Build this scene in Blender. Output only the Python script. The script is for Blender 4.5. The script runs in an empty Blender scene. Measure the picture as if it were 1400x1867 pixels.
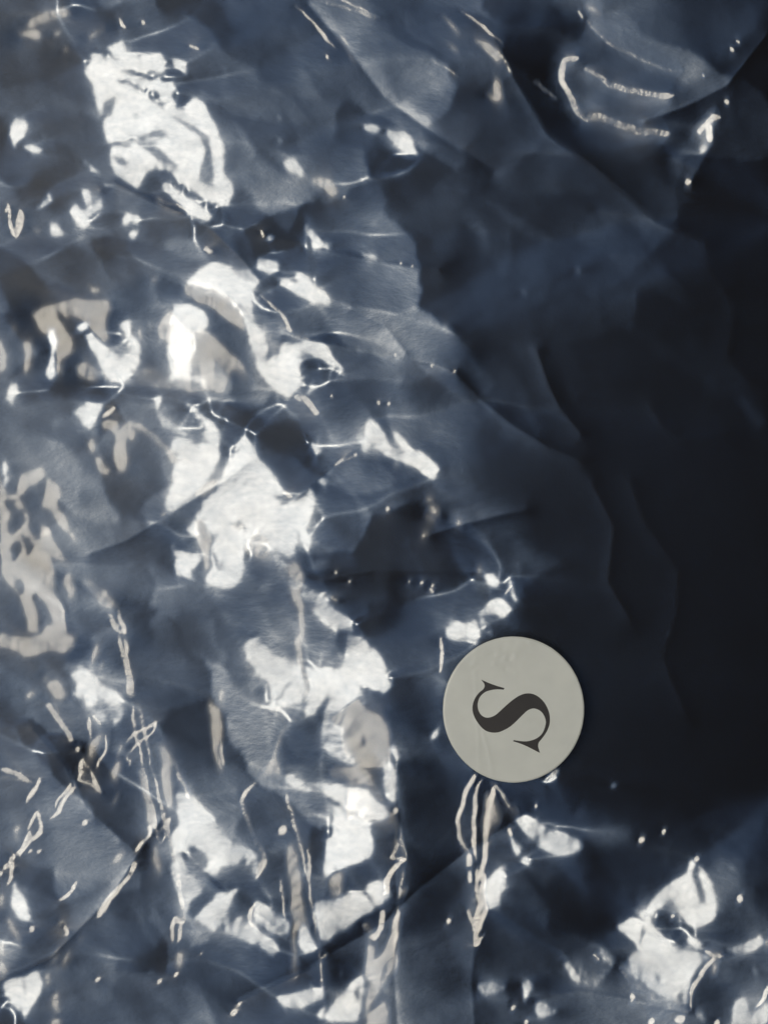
import bpy, math, random
import numpy as np
from mathutils import Vector
from mathutils.geometry import tessellate_polygon

scene = bpy.context.scene
# ------------------------------------------------------------------ camera, light, exposure
PXM = 0.132/1400.0                 # metres per photo pixel on the bag
CAM_Z = 0.65
cam_d = bpy.data.cameras.new('camera'); cam = bpy.data.objects.new('camera', cam_d)
scene.collection.objects.link(cam); cam.location = (0, 0, CAM_Z)
cam_d.sensor_width = 36; cam_d.lens = 36*CAM_Z/(1867*PXM); cam_d.clip_start = 0.01; cam_d.clip_end = 50
scene.camera = cam
world = bpy.data.worlds.new('World'); scene.world = world; world.use_nodes = True
bg = world.node_tree.nodes['Background']
bg.inputs[0].default_value = (0.013, 0.010, 0.008, 1); bg.inputs[1].default_value = 1.0
scene.view_settings.view_transform = 'Standard'; scene.view_settings.look = 'None'
scene.view_settings.exposure = 0; scene.view_settings.gamma = 1
scene.view_settings.use_curve_mapping = False
scene.cycles.transparent_max_bounces = 16
scene.cycles.max_bounces = 4; scene.cycles.diffuse_bounces = 2; scene.cycles.glossy_bounces = 2
scene.cycles.caustics_reflective = False; scene.cycles.caustics_refractive = False
scene.cycles.use_adaptive_sampling = True; scene.cycles.adaptive_threshold = 0.02

def sph(theta, phi, d):
    t, p = math.radians(theta), math.radians(phi)
    return np.array([d*math.sin(t)*math.cos(p), d*math.sin(t)*math.sin(p), d*math.cos(t)])
LAMP_D = 2.2
LAMP_W = sph(21.5, 172, LAMP_D); RAD_W = 0.46       # the one broad warm light of the room, up and to the left
def lamp(name, pos, rad, energy, col):
    d = bpy.data.lights.new(name, 'AREA'); d.shape = 'DISK'; d.size = 2*rad; d.energy = energy; d.color = col
    o = bpy.data.objects.new(name, d); scene.collection.objects.link(o)
    o.location = pos; o.rotation_euler = (-Vector(pos)).to_track_quat('-Z', 'Y').to_euler()
    return o
lamp('window_light', LAMP_W, RAD_W, 19, (1.0, 0.895, 0.725))
lamp('added_lamp_core', LAMP_W*0.985, RAD_W*0.6, 3.0, (1.0, 0.915, 0.77))  # smaller disc added in front of the lamp for brighter glints, softer glare edges
d = bpy.data.lights.new('added_blue_panel', 'AREA'); d.shape = 'RECTANGLE'; d.size = 2.4; d.size_y = 3.0
d.energy = 11.5; d.color = (0.38, 0.60, 1.0)              # dim bluish panel added overhead at left for the film to mirror
o = bpy.data.objects.new('added_blue_panel', d); scene.collection.objects.link(o); o.location = (-1.134, 0.225, 2.3); o.rotation_euler = (0, 0, -math.radians(10.8))
# ------------------------------------------------------------------ glare and tone layout that shapes the film
# Wanted glare and tone, put into the film's shape, in 1/3-pixel tile units: (tile column, tile row) then strokes
TONE = """
65 75 70 65 60 60 65 70 72 62 66 72 72 70 62
65 60 62 58 60 62 66 68 68 62 50 45 62 55 42
62 68 70 62 66 74 62 66 70 60 45 45 38 35 32
75 62 65 65 70 78 66 62 64 58 50 36 36 30 28
70 74 70 60 60 66 62 70 62 50 44 40 34 28 28
60 58 72 80 62 56 60 66 58 42 38 34 30 26 26
78 80 85 85 75 70 60 62 60 44 36 32 28 26 26
70 75 65 60 70 85 85 82 62 50 36 32 28 26 24
78 80 80 85 60 70 85 88 75 40 32 26 24 22 22
80 82 85 90 85 60 70 85 68 42 28 20 18 18 20
82 85 82 85 85 80 55 62 55 45 24 16 18 16 15
80 78 78 80 80 78 60 48 55 50 20 14 18 14 16
72 80 78 78 80 78 68 48 48 40 18 12 20 18 16
78 75 75 75 72 75 70 62 44 42 22 14 18 16 18
80 74 72 74 75 72 72 66 44 44 28 22 20 20 20
78 76 74 76 72 74 74 66 46 60 46 36 34 32 28
74 74 74 72 72 80 80 70 40 60 44 40 44 52 42
70 58 74 68 75 85 72 70 50 48 38 50 74 60 58
72 78 74 70 74 68 70 72 56 56 58 66 80 62 66
72 78 74 70 74 68 70 72 56 56 58 66 80 62 66
"""
STROKES = """
T 0 0
S 45 80 560,1020 630,1000 720,1050 850,1095 1000,1160 1130,1220 1260,1310 1330,1380
S 48 35 650,350 760,372 880,380 980,395 1060,430
S 45 50 800,960 850,915 920,930 1000,990 1060,1040 1130,1085 1200,1110
S 42 25 180,1130 280,1095 380,1050 400,1060
S 48 50 0,1340 200,1330 400,1360 600,1380
M 52 190,900 300,810 400,830 420,880 360,1000 250,1050 130,1030 150,950
M 125 880,1300 940,1290 1000,1295 1050,1310 1090,1345 1110,1390 1060,1400 1000,1390 960,1360 900,1340
M 125 1180,1210 1240,1230 1270,1270 1280,1310 1240,1270
B 150,155 185,90 250,65 370,48 385,70 375,95 300,105 240,125 190,150
B 100,185 140,170 200,160 230,185 215,220 170,205 115,195
B 295,180 335,155 340,165 310,200
B 485,200 520,170 575,152 545,175 500,212
B 355,270 378,260 372,275 360,282
L W 8 655,110 688,155
O W 10 785,125
L W 8 1025,248 1090,262
W 480,265 530,270 560,290 610,300 640,290 660,270 700,262 740,285 755,330 765,270 870,268 885,300 880,360 830,365 720,345 690,340 650,355 640,370 700,395 760,410 830,420 900,425 940,435 955,470 930,500 940,545 960,575 1000,580 1020,545 1060,518 1090,530 1120,580 1160,640 1190,710 1210,770 1225,810 1210,850 1215,900 1240,960 1265,1010 1270,1050 1245,1075 1245,1110 1190,1105 1130,1085 1080,1050 1055,1025 1000,985 930,930 880,900 830,890 790,915 765,960 760,990 735,1005 700,985 650,960 620,930 600,880 590,840 600,790 580,755 560,720 555,660 565,600 540,595 520,570 505,500 495,430 470,400 445,370 465,330 490,300
W 570,228 620,212 665,205 662,250 645,285 600,270
W 930,300 970,295 1005,325 1018,385 985,375 945,335
D 75 545,575 550,525 580,508 615,505 625,540 610,580 580,610 555,605
D 72 620,410 660,400 720,430 770,455 810,455 850,480 880,530 910,585 870,570 830,540 790,490 740,470 690,440 640,435
D 72 905,590 940,610 1000,640 1060,665 1110,700 1145,750 1155,800 1165,900 1165,1000 1130,1005 1085,980 1075,950 1100,880 1110,800 1095,760 1060,720 1010,680 960,640
D 72 680,720 760,720 830,760 890,810 930,850 975,885 960,905 900,890 850,855 800,810 740,770 690,745
D 78 570,760 620,740 680,745 720,790 690,798 640,790 600,780
D 72 600,830 650,835 680,860 670,890 635,880 615,850
D 110 740,712 800,710 850,670 890,700 930,760 890,740 840,730 780,728
D 120 715,600 735,585 750,610 735,630
W 875,980 930,1010 1000,1055 1060,1095 1110,1130 1150,1165 1145,1190 1100,1180 1020,1150 970,1105 930,1060 890,1010
W 850,1070 890,1085 900,1105 870,1100
L W 8 900,1105 960,1118 1020,1150
W 40,660 75,632 125,628 128,680 110,735 80,745 60,790 45,770 38,700
W 120,775 160,775 205,785 210,815 185,825 150,815
W 440,850 490,890 550,950 520,935 470,890
W 555,990 620,988 600,1008 570,1010
W 240,1040 262,1030 270,1080 230,1105 185,1125 190,1105 250,1075
W 430,1020 470,1015 472,1080 460,1120 440,1080
W 365,1125 400,1100 440,1140 500,1110 540,1065 540,1110 500,1140 460,1170 465,1210 440,1230 400,1205 375,1160
W 650,1170 690,1150 720,1165 745,1160 740,1205 715,1195 690,1185 700,1215 670,1210
W 700,1250 722,1245 728,1285 712,1300 698,1275
W 255,1190 300,1220 335,1258 270,1272 260,1240
W 180,1250 225,1255 220,1275
L W 9 48,1110 52,1200 70,1280 95,1300 115,1250 125,1160 110,1150 100,1200 85,1275
L W 14 1130,1360 1155,1378
T 1 0
M 100 690,680 900,650 960,830 820,860 700,760
S 95 30 800,570 830,585 880,620 980,690
S 95 40 480,1090 560,1160 640,1210
S 82 25 1050,1080 1150,1170 1240,1215
S 72 25 1240,1250 1260,1380
S 85 30 40,910 140,990
S 45 30 0,810 80,860 160,920
S 42 30 0,1310 140,1330 300,1370 420,1385
L B 8 350,5 500,45 660,100
L B 8 450,0 560,45 680,95
L B 11 215,30 280,90 340,150 390,215 430,260
B 425,205 480,215 510,270 550,345 525,325 500,275 470,240
O W 11 395,310
L W 9 1110,55 1200,110 1260,160 1355,235
L W 7 1170,85 1250,150
B 1010,90 1070,150 1110,190 1100,160 1060,110
B 1030,235 1110,270 1080,275
B 1180,215 1260,250 1320,290 1330,340 1290,310 1230,260
B 1250,510 1290,520 1310,430 1340,460 1350,540 1310,560 1270,545
L B 7 960,320 1020,360 1090,410
L B 8 1320,290 1400,400
W 585,680 610,660 650,655 678,685 665,708 625,705
W 712,705 725,690 760,712 820,700 850,740 890,830 825,830 770,780 730,740
W 140,865 180,840 210,855 250,910 258,942 210,930 165,900
B 295,985 340,975 400,980 440,1010 450,1060 415,1072 375,1035 320,1015
O W 8 487,1078
W 258,1195 290,1230 340,1280 375,1325 405,1310 398,1360 370,1335 330,1345 300,1330 310,1300 275,1250
W 50,1280 80,1268 100,1290 70,1305
L W 6 30,1265 42,1298
O M130 12 125,620
O M140 12 133,750
W 570,1355 610,1365 660,1400 600,1400
T 2 0
M 70 330,0 1400,0 1330,150 1150,330 950,470 900,400 700,330 600,270 480,190 400,100
M 48 230,20 380,80 480,200 600,285 750,360 900,400 880,500 650,470 500,420 380,340 250,300 120,250
M 70 300,360 380,360 480,440 540,500 480,560 400,640 330,540
M 62 830,860 1000,760 1090,800 990,1010 930,980
M 36 120,520 400,720 850,780 900,930 700,1100 400,900
S 100 46 350,325 285,335 272,380 268,440 300,490 330,550 360,610 400,648 480,640 540,655 620,695 690,722 780,722 850,735
S 92 40 400,375 440,395 500,430 530,465 620,488 740,515 870,525
S 92 46 1020,720 1070,660 1100,635 1080,760
L W 24 350,325 285,335 272,380 268,440 300,490 330,550 360,610 400,648 480,640 540,655 620,695 690,722 780,722 850,735
L W 17 400,375 440,395 500,430 530,465
L W 20 530,465 620,488 740,515 870,525
L B 9 410,110 460,170 520,230 600,275 700,325 820,375 935,392
B 400,30 430,35 490,80 460,75 420,55
L B 9 370,60 390,95
L W 12 90,445 150,465 210,510 250,545
L W 18 1020,720 1070,660 1100,635 1135,640
L W 20 1070,690 1080,760
W 1045,790 1085,770 1070,832
O W 16 965,995
O W 12 1165,560
O W 8 1235,232
O W 11 1200,270
O W 7 1045,415
T 0 1
S 42 90 140,740 300,715 420,720 560,730 700,745 850,760 950,775
S 32 100 980,780 1150,830 1280,870 1400,920
M 52 1200,960 1310,980 1300,1050 1230,1120 1190,1150 1195,1030
S 105 20 270,930 310,850
B 1010,150 1100,148 1180,175 1250,220 1310,270 1340,330 1345,410 1290,380 1220,330 1180,290 1090,255 1010,215
B 850,400 900,330 940,290 960,330 1000,380 1060,410 1120,400 1180,460 1250,520 1330,590 1390,690 1270,640 1250,700 1220,750 1150,730 1060,740 950,715 850,710 750,690 640,685 720,640 800,615 920,640 960,600 920,470 870,450
W 1030,100 1100,45 1180,20 1230,45 1290,100 1340,130 1400,130 1375,190 1370,260 1380,330 1400,420 1400,560 1330,340 1330,290 1290,250 1240,200 1180,170 1100,150 1030,140
W 940,260 1000,245 1070,270 1120,320 1125,380 1060,400 1040,470 1030,560 1040,640 1090,660 1150,730 1100,700 1060,670 920,660 930,610 910,540 900,480 920,440 940,400 930,330
B 170,320 250,275 330,250 420,235 520,245 590,230 610,290 590,340 580,400 600,440 580,480 540,440 500,395 460,350 400,330 370,340 330,300 320,330 360,400 400,450 400,520 370,550 340,580 350,640 300,645 320,560 310,500 280,440 240,420 210,370
W 235,380 270,390 290,440 285,500 275,570 285,640 255,670 225,640 250,580 262,500 260,450
B 130,470 170,460 180,520 170,600 145,650 135,600 135,530
B 0,440 30,500 48,560 40,620 0,645
W 30,690 75,690 70,750 40,798 22,770
W 70,390 88,385 82,415
B 410,600 460,580 500,600 560,640 570,670 500,680 430,650
B 560,670 650,650 720,640 750,690 640,690 580,680
W 440,420 480,400 530,460 590,510 630,540 680,525 710,500 700,450 670,410 640,370 650,345 705,345 700,370 690,400 740,450 755,520 740,580 700,630 690,650 620,670 570,640 540,600 510,540 480,480
W 590,640 640,650 700,650 640,690 580,670
B 755,400 780,385 785,440 775,470 760,450
W 400,380 440,340 470,380 430,410
B 480,155 550,180 520,205
W 825,130 860,112 855,130 835,138
W 380,850 450,800 550,790 545,830 510,870 490,935 450,920 420,880
L W 13 570,880 630,830
W 830,760 870,755 860,800 850,850 900,890 960,930 1000,960 1010,990 940,960 880,920 850,870
W 1000,795 1050,820 1100,870 1150,900 1190,950 1185,1030 1195,1080 1160,1170 1130,1220 1090,1260 1000,1330 900,1400 890,1380 910,1300 940,1220 940,1140 920,1060 930,1000 980,985 1040,1020 1080,1040 1130,1020 1100,970 1120,930 1090,880 1040,840
B 550,910 600,895 640,900 660,930 720,905 780,920 850,980 900,1030 960,1080 980,1130 940,1140 900,1060 850,1010 800,970 750,950 735,1010 700,985 695,1040 705,1090 690,1185 650,1180 630,1110 625,1060 640,980 610,950 560,935
B 480,1030 520,980 530,1030 510,1085 490,1060
B 520,1100 560,1095 570,1140 605,1165 590,1195 550,1190
W 1310,1000 1325,975 1360,1000 1400,1090 1410,1110 1410,1400 1090,1400 1100,1340 1150,1290 1200,1220 1240,1130 1310,1050
B 1060,1310 1130,1250 1200,1215 1180,1280 1120,1330
D 100 1265,1225 1300,1215 1300,1245 1275,1245
D 100 1315,1240 1340,1225 1335,1260
B 120,1190 170,1165 240,1150 260,1200 200,1250 160,1255 120,1310 100,1300 110,1240
B 260,1210 330,1250 335,1310 310,1350 330,1400 290,1390 235,1375 245,1300
B 0,1180 20,1260 50,1305 100,1300 110,1330 60,1330 30,1340 40,1400 0,1400
W 0,1100 15,1150 15,1230 0,1260
B 80,1350 110,1330 140,1360 135,1395 100,1370
T 1 1
M 48 0,890 120,900 260,960 310,1020 330,1180 250,1270 200,1310 130,1230 60,1130 0,1070
M 60 620,1060 720,1100 750,1150 700,1220 600,1200 560,1120
M 60 1170,590 1270,540 1390,600 1400,720 1340,740 1230,660
S 50 60 1220,740 1300,880 1400,960
S 34 60 1100,650 1180,720 1250,850 1320,950
S 48 20 380,1200 460,1260 560,1340
S 108 9 300,460 450,480 760,535 960,590 1090,635
W 0,0 60,0 110,20 125,45 105,80 60,90 20,75 0,60
W 120,110 160,105 220,140 240,125 210,95 215,70 250,75 290,120 340,175 380,190 410,270 370,265 340,235 310,250 250,210 180,175 130,140
L W 11 25,210 90,270 130,310 165,360 195,412 180,405 130,395
W -10,390 25,380 40,450 60,500 30,540 50,580 80,550 130,530 130,490 150,470 190,480 250,462 310,465 380,475 420,540 490,635 440,610 370,580 310,530 250,505 220,550 235,620 240,690 200,730 180,765 130,750 60,680 -10,600
L W 8 180,430 300,462
L W 6 750,535 960,590 1090,635
O W 8 765,540
O W 8 960,592
O W 9 1085,630
W 260,750 310,705 330,712 290,745
L W 20 225,770 270,785 310,820 335,850
O W 8 415,768
O W 9 725,810
O W 9 670,805
W 620,880 660,905 700,955 715,1015 745,1065 790,1085 825,1080 790,1040 755,985 755,960 790,975 830,1025 870,1065 930,1085 985,1130 995,1170 980,1220 940,1200 880,1150 820,1130 780,1115 720,1085 680,1050 640,1030 585,1055 578,1035 605,1000 605,930
W 755,1155 770,1115 785,1135
W 290,1010 320,1030 365,1082 330,1075 300,1045
L W 9 430,1145 470,1125 545,1085
O W 12 545,1085
W 340,1240 360,1205 385,1225 375,1260 350,1255
W -10,1095 50,1140 90,1200 130,1260 145,1295 100,1310 130,1370 220,1330 300,1275 320,1300 305,1380 310,1410 -10,1410
D 75 105,1310 140,1295 200,1325 150,1360 120,1350
L W 8 150,1290 205,1318
O D30 14 215,1325
O D30 9 365,1188
O D30 9 575,1028
W 925,1320 960,1325 970,1350 945,1345
W 940,1385 960,1375 1000,1390 980,1400
O W 10 715,1385
W 1020,380 1035,380 1050,415 1035,410
O W 8 795,38
O W 6 855,52
W 600,0 660,0 640,15
T 2 1
M 46 0,720 60,760 150,980 60,1010 0,960
S 54 40 0,640 60,770 150,980
S 48 25 180,560 220,680
O M68 20 370,60
O M70 18 75,190
M 62 785,880 800,910 845,905 810,950
S 17 60 700,740 800,860 950,860 1100,940
M 34 1250,760 1400,850 1400,960 1330,900
T 0 2
S 60 14 800,110 700,150 600,190
S 95 40 640,60 720,90
S 85 30 750,200 850,300
B 0,0 55,0 70,30 50,60 45,100 70,120 110,100 135,60 135,0 150,0 155,90 180,130 230,170 225,80 260,90 290,150 340,220 360,280 430,360 500,380 540,430 580,430 615,470 635,540 600,530 585,545 540,490 490,430 450,380 380,310 320,260 270,235 300,310 305,370 300,430 330,490 345,560 350,650 300,610 280,560 240,490 200,440 180,460 200,520 210,590 215,680 160,650 150,580 120,480 90,450 50,400 20,350 10,250 0,200
D 80 60,200 90,165 120,150 115,220 90,270 65,270
D 80 80,380 110,365 135,390 140,450 110,455 85,420
D 80 125,130 160,140 200,190 150,260 140,220
B 285,0 340,5 370,40 385,90 370,120 330,70
W 380,110 400,105 425,170 400,160
W 175,215 200,205 240,230 280,300 300,365 260,340 210,280 180,240
O W 16 255,115
W 340,390 360,345 380,335 415,375 420,430 405,475 380,485 370,430
B 0,660 60,680 150,690 215,690 260,620 300,615 350,660 405,690 410,740 350,770 280,760 220,785 140,790 90,755 0,740
L D30 9 225,385 290,430 330,490 355,580 365,660
L W 6 320,485 348,560 358,650
W 0,660 15,700 0,770
L B 11 585,545 610,590 645,650 688,660 660,590 635,540
L B 9 645,660 665,740 685,820 695,900 700,960 720,1020
L B 9 675,665 695,750 700,830 715,920 730,1010 745,1040
B 685,820 705,830 720,950 725,1010 705,1000 692,900
L B 9 720,1045 735,1160 760,1270 785,1400
L B 9 745,1040 770,1110 795,1230 820,1340 830,1400
B 500,850 510,780 530,715 545,760 525,830
B 540,870 570,810 565,860
W 355,900 405,890 410,848 455,895 520,945 560,990 615,990 655,1045 640,1070 655,1130 640,1165 600,1185 625,1140 610,1090 560,1050 505,1015 495,1030 510,1060 490,1090 550,1130 580,1180 540,1170 490,1110 460,1060 430,1020 380,1020 400,980 405,945
L W 9 490,1110 480,1180 500,1240
L W 9 510,1110 560,1170
W 265,935 310,920 345,940 370,1000 345,1020 335,1045 300,1005 275,970
W 245,920 260,905 265,930 250,940
B 140,1000 180,980 195,1005 170,1025 145,1015
L W 20 260,1060 300,1110 340,1170 395,1250
O W 12 425,1300
W 490,1270 530,1220 575,1215 555,1260 530,1330 500,1350 480,1320
L D40 14 592,1200 602,1260 575,1340
L W 11 585,1225 580,1320 540,1370 530,1400
L W 9 680,1265 740,1210 790,1190 830,1170 858,1150 845,1190 820,1215
L W 9 700,1320 730,1290 800,1240 830,1210
W 660,1260 672,1280 660,1330 640,1350 650,1290
O D35 16 692,1300
L W 9 690,1340 720,1370 720,1395
W 620,1400 635,1370 670,1360 665,1400
L W 10 435,1400 450,1355 490,1400
W 1010,100 1050,60 1080,0 1100,-10 1410,-10 1410,100 1370,130 1320,250 1315,360 1280,420 1210,435 1110,380 1140,330 1130,290 1090,200 1070,150
B 1060,50 1110,30 1130,90 1170,140 1150,200 1165,300 1130,330 1110,240 1080,160
B 1245,70 1300,45 1350,80 1330,115 1270,105
D 90 1145,215 1180,240 1210,310 1180,340 1150,270
B 1320,215 1370,130 1410,90 1410,230 1340,230
W 920,190 960,220 1050,240 1090,260 1060,310 1030,320 1050,380 1000,350 950,355 940,310 960,270
W 1330,740 1350,710 1410,695 1410,890 1370,850 1340,790
B 1135,1040 1170,1060 1205,1080 1220,1190 1200,1260 1195,1330 1225,1380 1200,1400 1180,1350 1165,1250 1155,1150
L W 7 1205,1260 1220,1340 1228,1390
B 1205,970 1230,980 1220,1055 1210,1040
B 860,1280 900,1290 940,1350 970,1400 895,1400
W 890,10 930,0 900,25
T 1 2
S 30 22 960,140 1100,90 1250,60 1400,25
S 42 50 270,370 400,365 600,330 800,330 1000,330 1200,320
M 46 130,1260 200,1160 300,1150 350,1200 370,1290 400,1380 300,1400 150,1400
S 105 9 995,540 1008,690
S 98 15 1012,880 1000,1050
M 120 10,400 60,360 80,430 30,440
B -10,110 70,150 95,230 100,270 60,265 -10,240
B 125,215 180,270 240,290 262,350 250,430 220,390 170,320 130,250
W 190,-10 315,-10 290,50 270,100 300,180 290,210 240,140 215,90
W 0,0 190,-10 215,60 215,150 200,230 180,265 130,230 115,210 130,270 170,330 220,380 290,430 330,465 385,435 370,480 400,460 390,510 440,545 500,580 530,620 530,680 600,715 650,760 690,810 710,870 745,975 700,1000 640,980 590,950 560,960 570,1020 620,1090 690,1110 730,1200 740,1280 800,1370 760,1350 720,1300 740,1410 540,1400 380,1330 370,1290 400,1270 355,1200 365,1120 400,1050 390,960 420,900 470,870 490,800 510,730 490,660 430,645 350,600 315,560 320,510 260,460 210,420 160,340 120,280 80,200 60,140 0,110
W -10,710 60,770 120,820 200,850 260,850 330,880 380,860 420,890 410,960 380,1030 320,1110 330,1130 260,1130 290,1050 200,1060 150,1090 100,1080 70,1110 65,1095 90,1030 80,960 40,920 -10,890
D 88 95,1060 140,990 190,930 185,950 130,1040 105,1070
B 400,1130 560,1020 620,1090 690,1110 730,1200 740,1300 740,1400 560,1400 480,1330 460,1190 420,1180
W 420,1190 455,1200 470,1300 540,1380 500,1400 400,1340 370,1300 410,1270
D 60 570,1210 600,1230 615,1270 605,1290 580,1240
B 180,400 240,430 255,500 265,600 265,680 245,740 250,800 280,880 300,940 295,990 240,1080 190,1150 130,1240 110,1330 135,1400 40,1400 90,1340 110,1260 160,1180 220,1100 270,1010 275,970 250,920 225,800 210,710 240,660 235,540 200,460
M 170 320,310 340,280 395,265 370,300
L W 8 395,460 445,480
L D35 9 360,475 385,452 410,458
O W 8 440,330
O W 8 512,378
O W 8 910,388
L W 7 945,425 970,440
O W 6 960,405
O W 6 840,383
W 940,0 990,0 1000,20 960,10
W 925,20 985,45 940,40
W 1090,60 1110,40 1122,60 1105,75
W 910,130 930,110 940,130 920,140
W 1212,310 1225,300 1235,340 1215,335
W 1250,350 1300,350 1340,390 1325,425 1290,415 1265,380
W 1255,530 1300,490 1330,470 1370,490 1395,540 1370,590 1330,570 1290,560 1260,570 1240,600 1260,650 1310,685 1280,670 1235,620 1220,570 1235,545
W 1040,640 1080,615 1140,620 1215,615 1225,690 1220,725 1185,705 1150,690 1075,710 1045,690
L W 11 1010,690 1010,780 1012,880
W 965,1260 975,1215 995,1185 990,1230 975,1275
L W 10 1355,455 1390,410 1400,395
T 2 2
M 56 0,150 100,200 320,280 200,330 100,400 0,300
W -5,390 18,385 20,450 42,500 0,475
O M80 6 553,262
O M60 10 865,675
T 0 3
S 52 60 340,790 480,720 600,620 700,510 780,420
M 48 100,1000 330,850 370,900 350,980 200,1110 0,1180 0,1130 100,1050
S 86 20 440,980 700,1140 950,1320
S 84 14 300,1250 400,1330 520,1400
L W 13 0,10 80,30 150,65 190,85
L W 14 225,60 190,120 150,190
L W 12 440,0 430,70 500,90 555,130 520,60 485,0
B 430,10 470,0 450,60
W 605,20 620,0 660,0 655,50 630,70 610,50
W 625,195 640,140 650,130 635,190
L W 10 410,85 415,110 370,155 345,200 320,240 275,272
L W 10 395,90 360,135 320,180 305,215
L W 11 155,340 175,280 205,240 235,310 220,350 180,390 165,360
B 80,330 115,320 110,350 95,365 110,400 85,390
L W 9 165,350 110,460
L W 9 165,400 120,460
O W 9 215,458
O W 9 170,455
O W 9 108,460
O W 12 465,295
W 0,740 0,680 30,700 20,780
L W 10 60,490 70,600 40,640
O W 10 75,545
O W 12 30,540
O W 9 5,580
W 50,690 70,650 70,690 120,740 140,800 135,860 110,865 80,840 50,780
W 30,820 70,840 100,900 120,950 100,945 60,880
W 0,940 25,970 30,1030 0,1010
B 0,1040 40,1120 0,1110
L W 11 330,720 400,660 420,625
W 610,525 650,480 680,468 665,500
L W 11 785,400 740,450
L W 8 810,330 830,320 825,370 805,380
L W 20 745,525 700,600 650,660 600,720 545,800
D 70 720,560 728,570 700,605 695,595
O D35 10 320,780
W 320,850 350,835 345,855 325,860
L W 8 350,860 370,900 365,920
O W 12 180,880
W 438,930 450,920 445,955
W 285,1070 320,985 325,1040 300,1080
W 310,1080 330,1085 315,1110
W 345,1080 360,1020 390,990 380,1050 355,1100
W 245,1130 270,1110 275,1180 260,1200
W 0,1200 60,1180 100,1165 130,1170 150,1150 190,1135 215,1200 210,1250 150,1340 125,1400 115,1330 80,1340 40,1300 10,1250
D 85 105,1190 120,1195 130,1280 112,1270
W 290,1240 320,1230 315,1290 330,1330 310,1340 285,1270
W 285,1370 320,1370 335,1400 285,1400
O W 12 540,1150
O W 12 875,1165
M 125 700,800 740,795 745,830 710,820
O W 16 1280,1330
O W 8 1310,1285
O W 6 1105,1015
L B 10 960,810 940,870 945,950
L B 10 960,810 985,850 985,930 965,960
B 965,1020 990,1000 1000,1030 995,1090 970,1100
O B 10 965,1130
L W 8 785,0 830,200 865,380 890,420
L W 8 830,0 880,200 905,380 890,420
B 755,0 780,0 800,80 815,180 835,300 815,310 800,220 780,110 760,40
B 890,0 940,0 945,100 945,220 920,215 885,110
L W 8 865,350 930,270 925,300 870,360
B 840,430 860,420 880,500 885,590 850,550 832,510
L W 14 960,0 1000,80 1040,180
L W 14 900,250 940,430 970,560 990,700 1020,820 1060,850
W 960,160 1010,175 1050,190 1110,250 1150,290 1170,370 1230,410 1270,440 1330,460 1400,500 1400,640 1370,570 1330,510 1290,540 1190,565 1190,600 1110,590 1130,540 1130,510 1080,470 1060,445 990,470 970,500 1000,540 1010,600 1060,650 1110,710 1060,740 1030,760 1010,820 970,740 940,660 915,560 930,545 960,570 930,400 970,330 960,250
W 1060,850 1100,790 1150,760 1180,720 1240,710 1280,680 1290,700 1240,770 1230,850 1270,870 1300,840 1330,860 1410,880 1410,990 1350,980 1230,910 1210,870 1160,915 1110,880
L B 12 1400,80 1340,130 1320,190 1350,270 1380,340 1400,420
W 1190,0 1225,0 1215,20
L W 13 1400,730 1370,780 1365,840 1400,880
T 1 3
M 45 0,1250 100,1180 200,1130 380,990 500,910 620,820 640,930 580,1000 590,1100 530,1200 450,1250 370,1235 200,1250 100,1290 0,1300
M 36 780,760 950,610 1140,480 1160,680 1100,740 1000,830 800,980 770,1000
M 57 780,1030 880,960 1060,840 1190,850 1190,1400 770,1400
M 42 800,150 1050,100 1100,400 1120,470 960,600 850,520
B 0,70 60,10 100,0 145,0 150,70 110,50 60,45
L W 9 145,60 170,180 210,310 250,450 290,640 320,820 345,1000 360,1150 370,1250
L B 13 0,390 40,470 50,520 30,580 0,610
B 0,530 40,500 55,540 30,590 0,600
W 160,60 220,80 270,120 340,115 420,115 490,130 490,250 440,200 380,160 330,130 270,150 210,120 170,110
B 400,50 400,0 590,0 640,80 700,170 750,260 780,340 760,360 700,320 640,300 610,310 560,270 500,280 490,70
W 500,140 560,130 640,170 690,220 740,290 700,310 640,290 600,280 560,270 500,240
W 690,0 750,0 775,80 770,210 740,200 700,130 700,60
L D60 12 540,90 620,110 680,190 760,220
O W 15 765,228
O W 22 148,345
W 370,600 375,520 390,420 420,380 430,240 470,240 490,280 510,310 520,280 580,300 610,330 640,420 640,480 590,530 500,555 470,560 420,580 385,620
B 385,640 420,580 475,560 470,650 460,735 430,700 400,660
B 165,440 185,410 225,480 245,560 250,640 245,700 265,800 300,870 270,900 220,890 215,960 225,1130 210,1140 200,1050 195,960 210,850 190,780 190,660 170,540
L B 11 275,450 300,550 290,610 260,500
W 230,900 265,890 300,930 325,980 320,1030 270,1045 235,1010
L W 11 130,610 150,720 155,830
W 320,755 420,750 500,715 560,705 600,720 620,740 650,790 610,820 560,850 500,900 450,920 400,960 350,970 330,880
W -10,760 40,770 90,820 150,850 185,880 180,930 130,945 80,910 -10,870
W 0,920 60,960 120,1000 100,1060 160,1130 170,1145 110,1080 50,1040 0,970
W 600,680 650,640 700,650 730,690 760,710 700,750 690,790 650,770 620,720
L B 19 800,510 740,560 715,620 720,680
L B 12 760,350 770,420 745,490 800,500 830,510
L W 8 780,330 800,420 825,500
L W 8 800,540 795,620 785,720
B 800,660 830,655 820,690 790,700
L B 20 590,860 640,930 690,870 690,790
B 600,1050 635,940 650,1000 640,1060 700,1000 750,900 760,780 775,850 765,950 770,1050 755,1120 720,1150 700,1180 650,1260 620,1310 600,1390 600,1270 620,1180 590,1130
D 78 700,1100 735,1080 690,1170 665,1200
L B 12 770,760 765,900 755,1000
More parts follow.
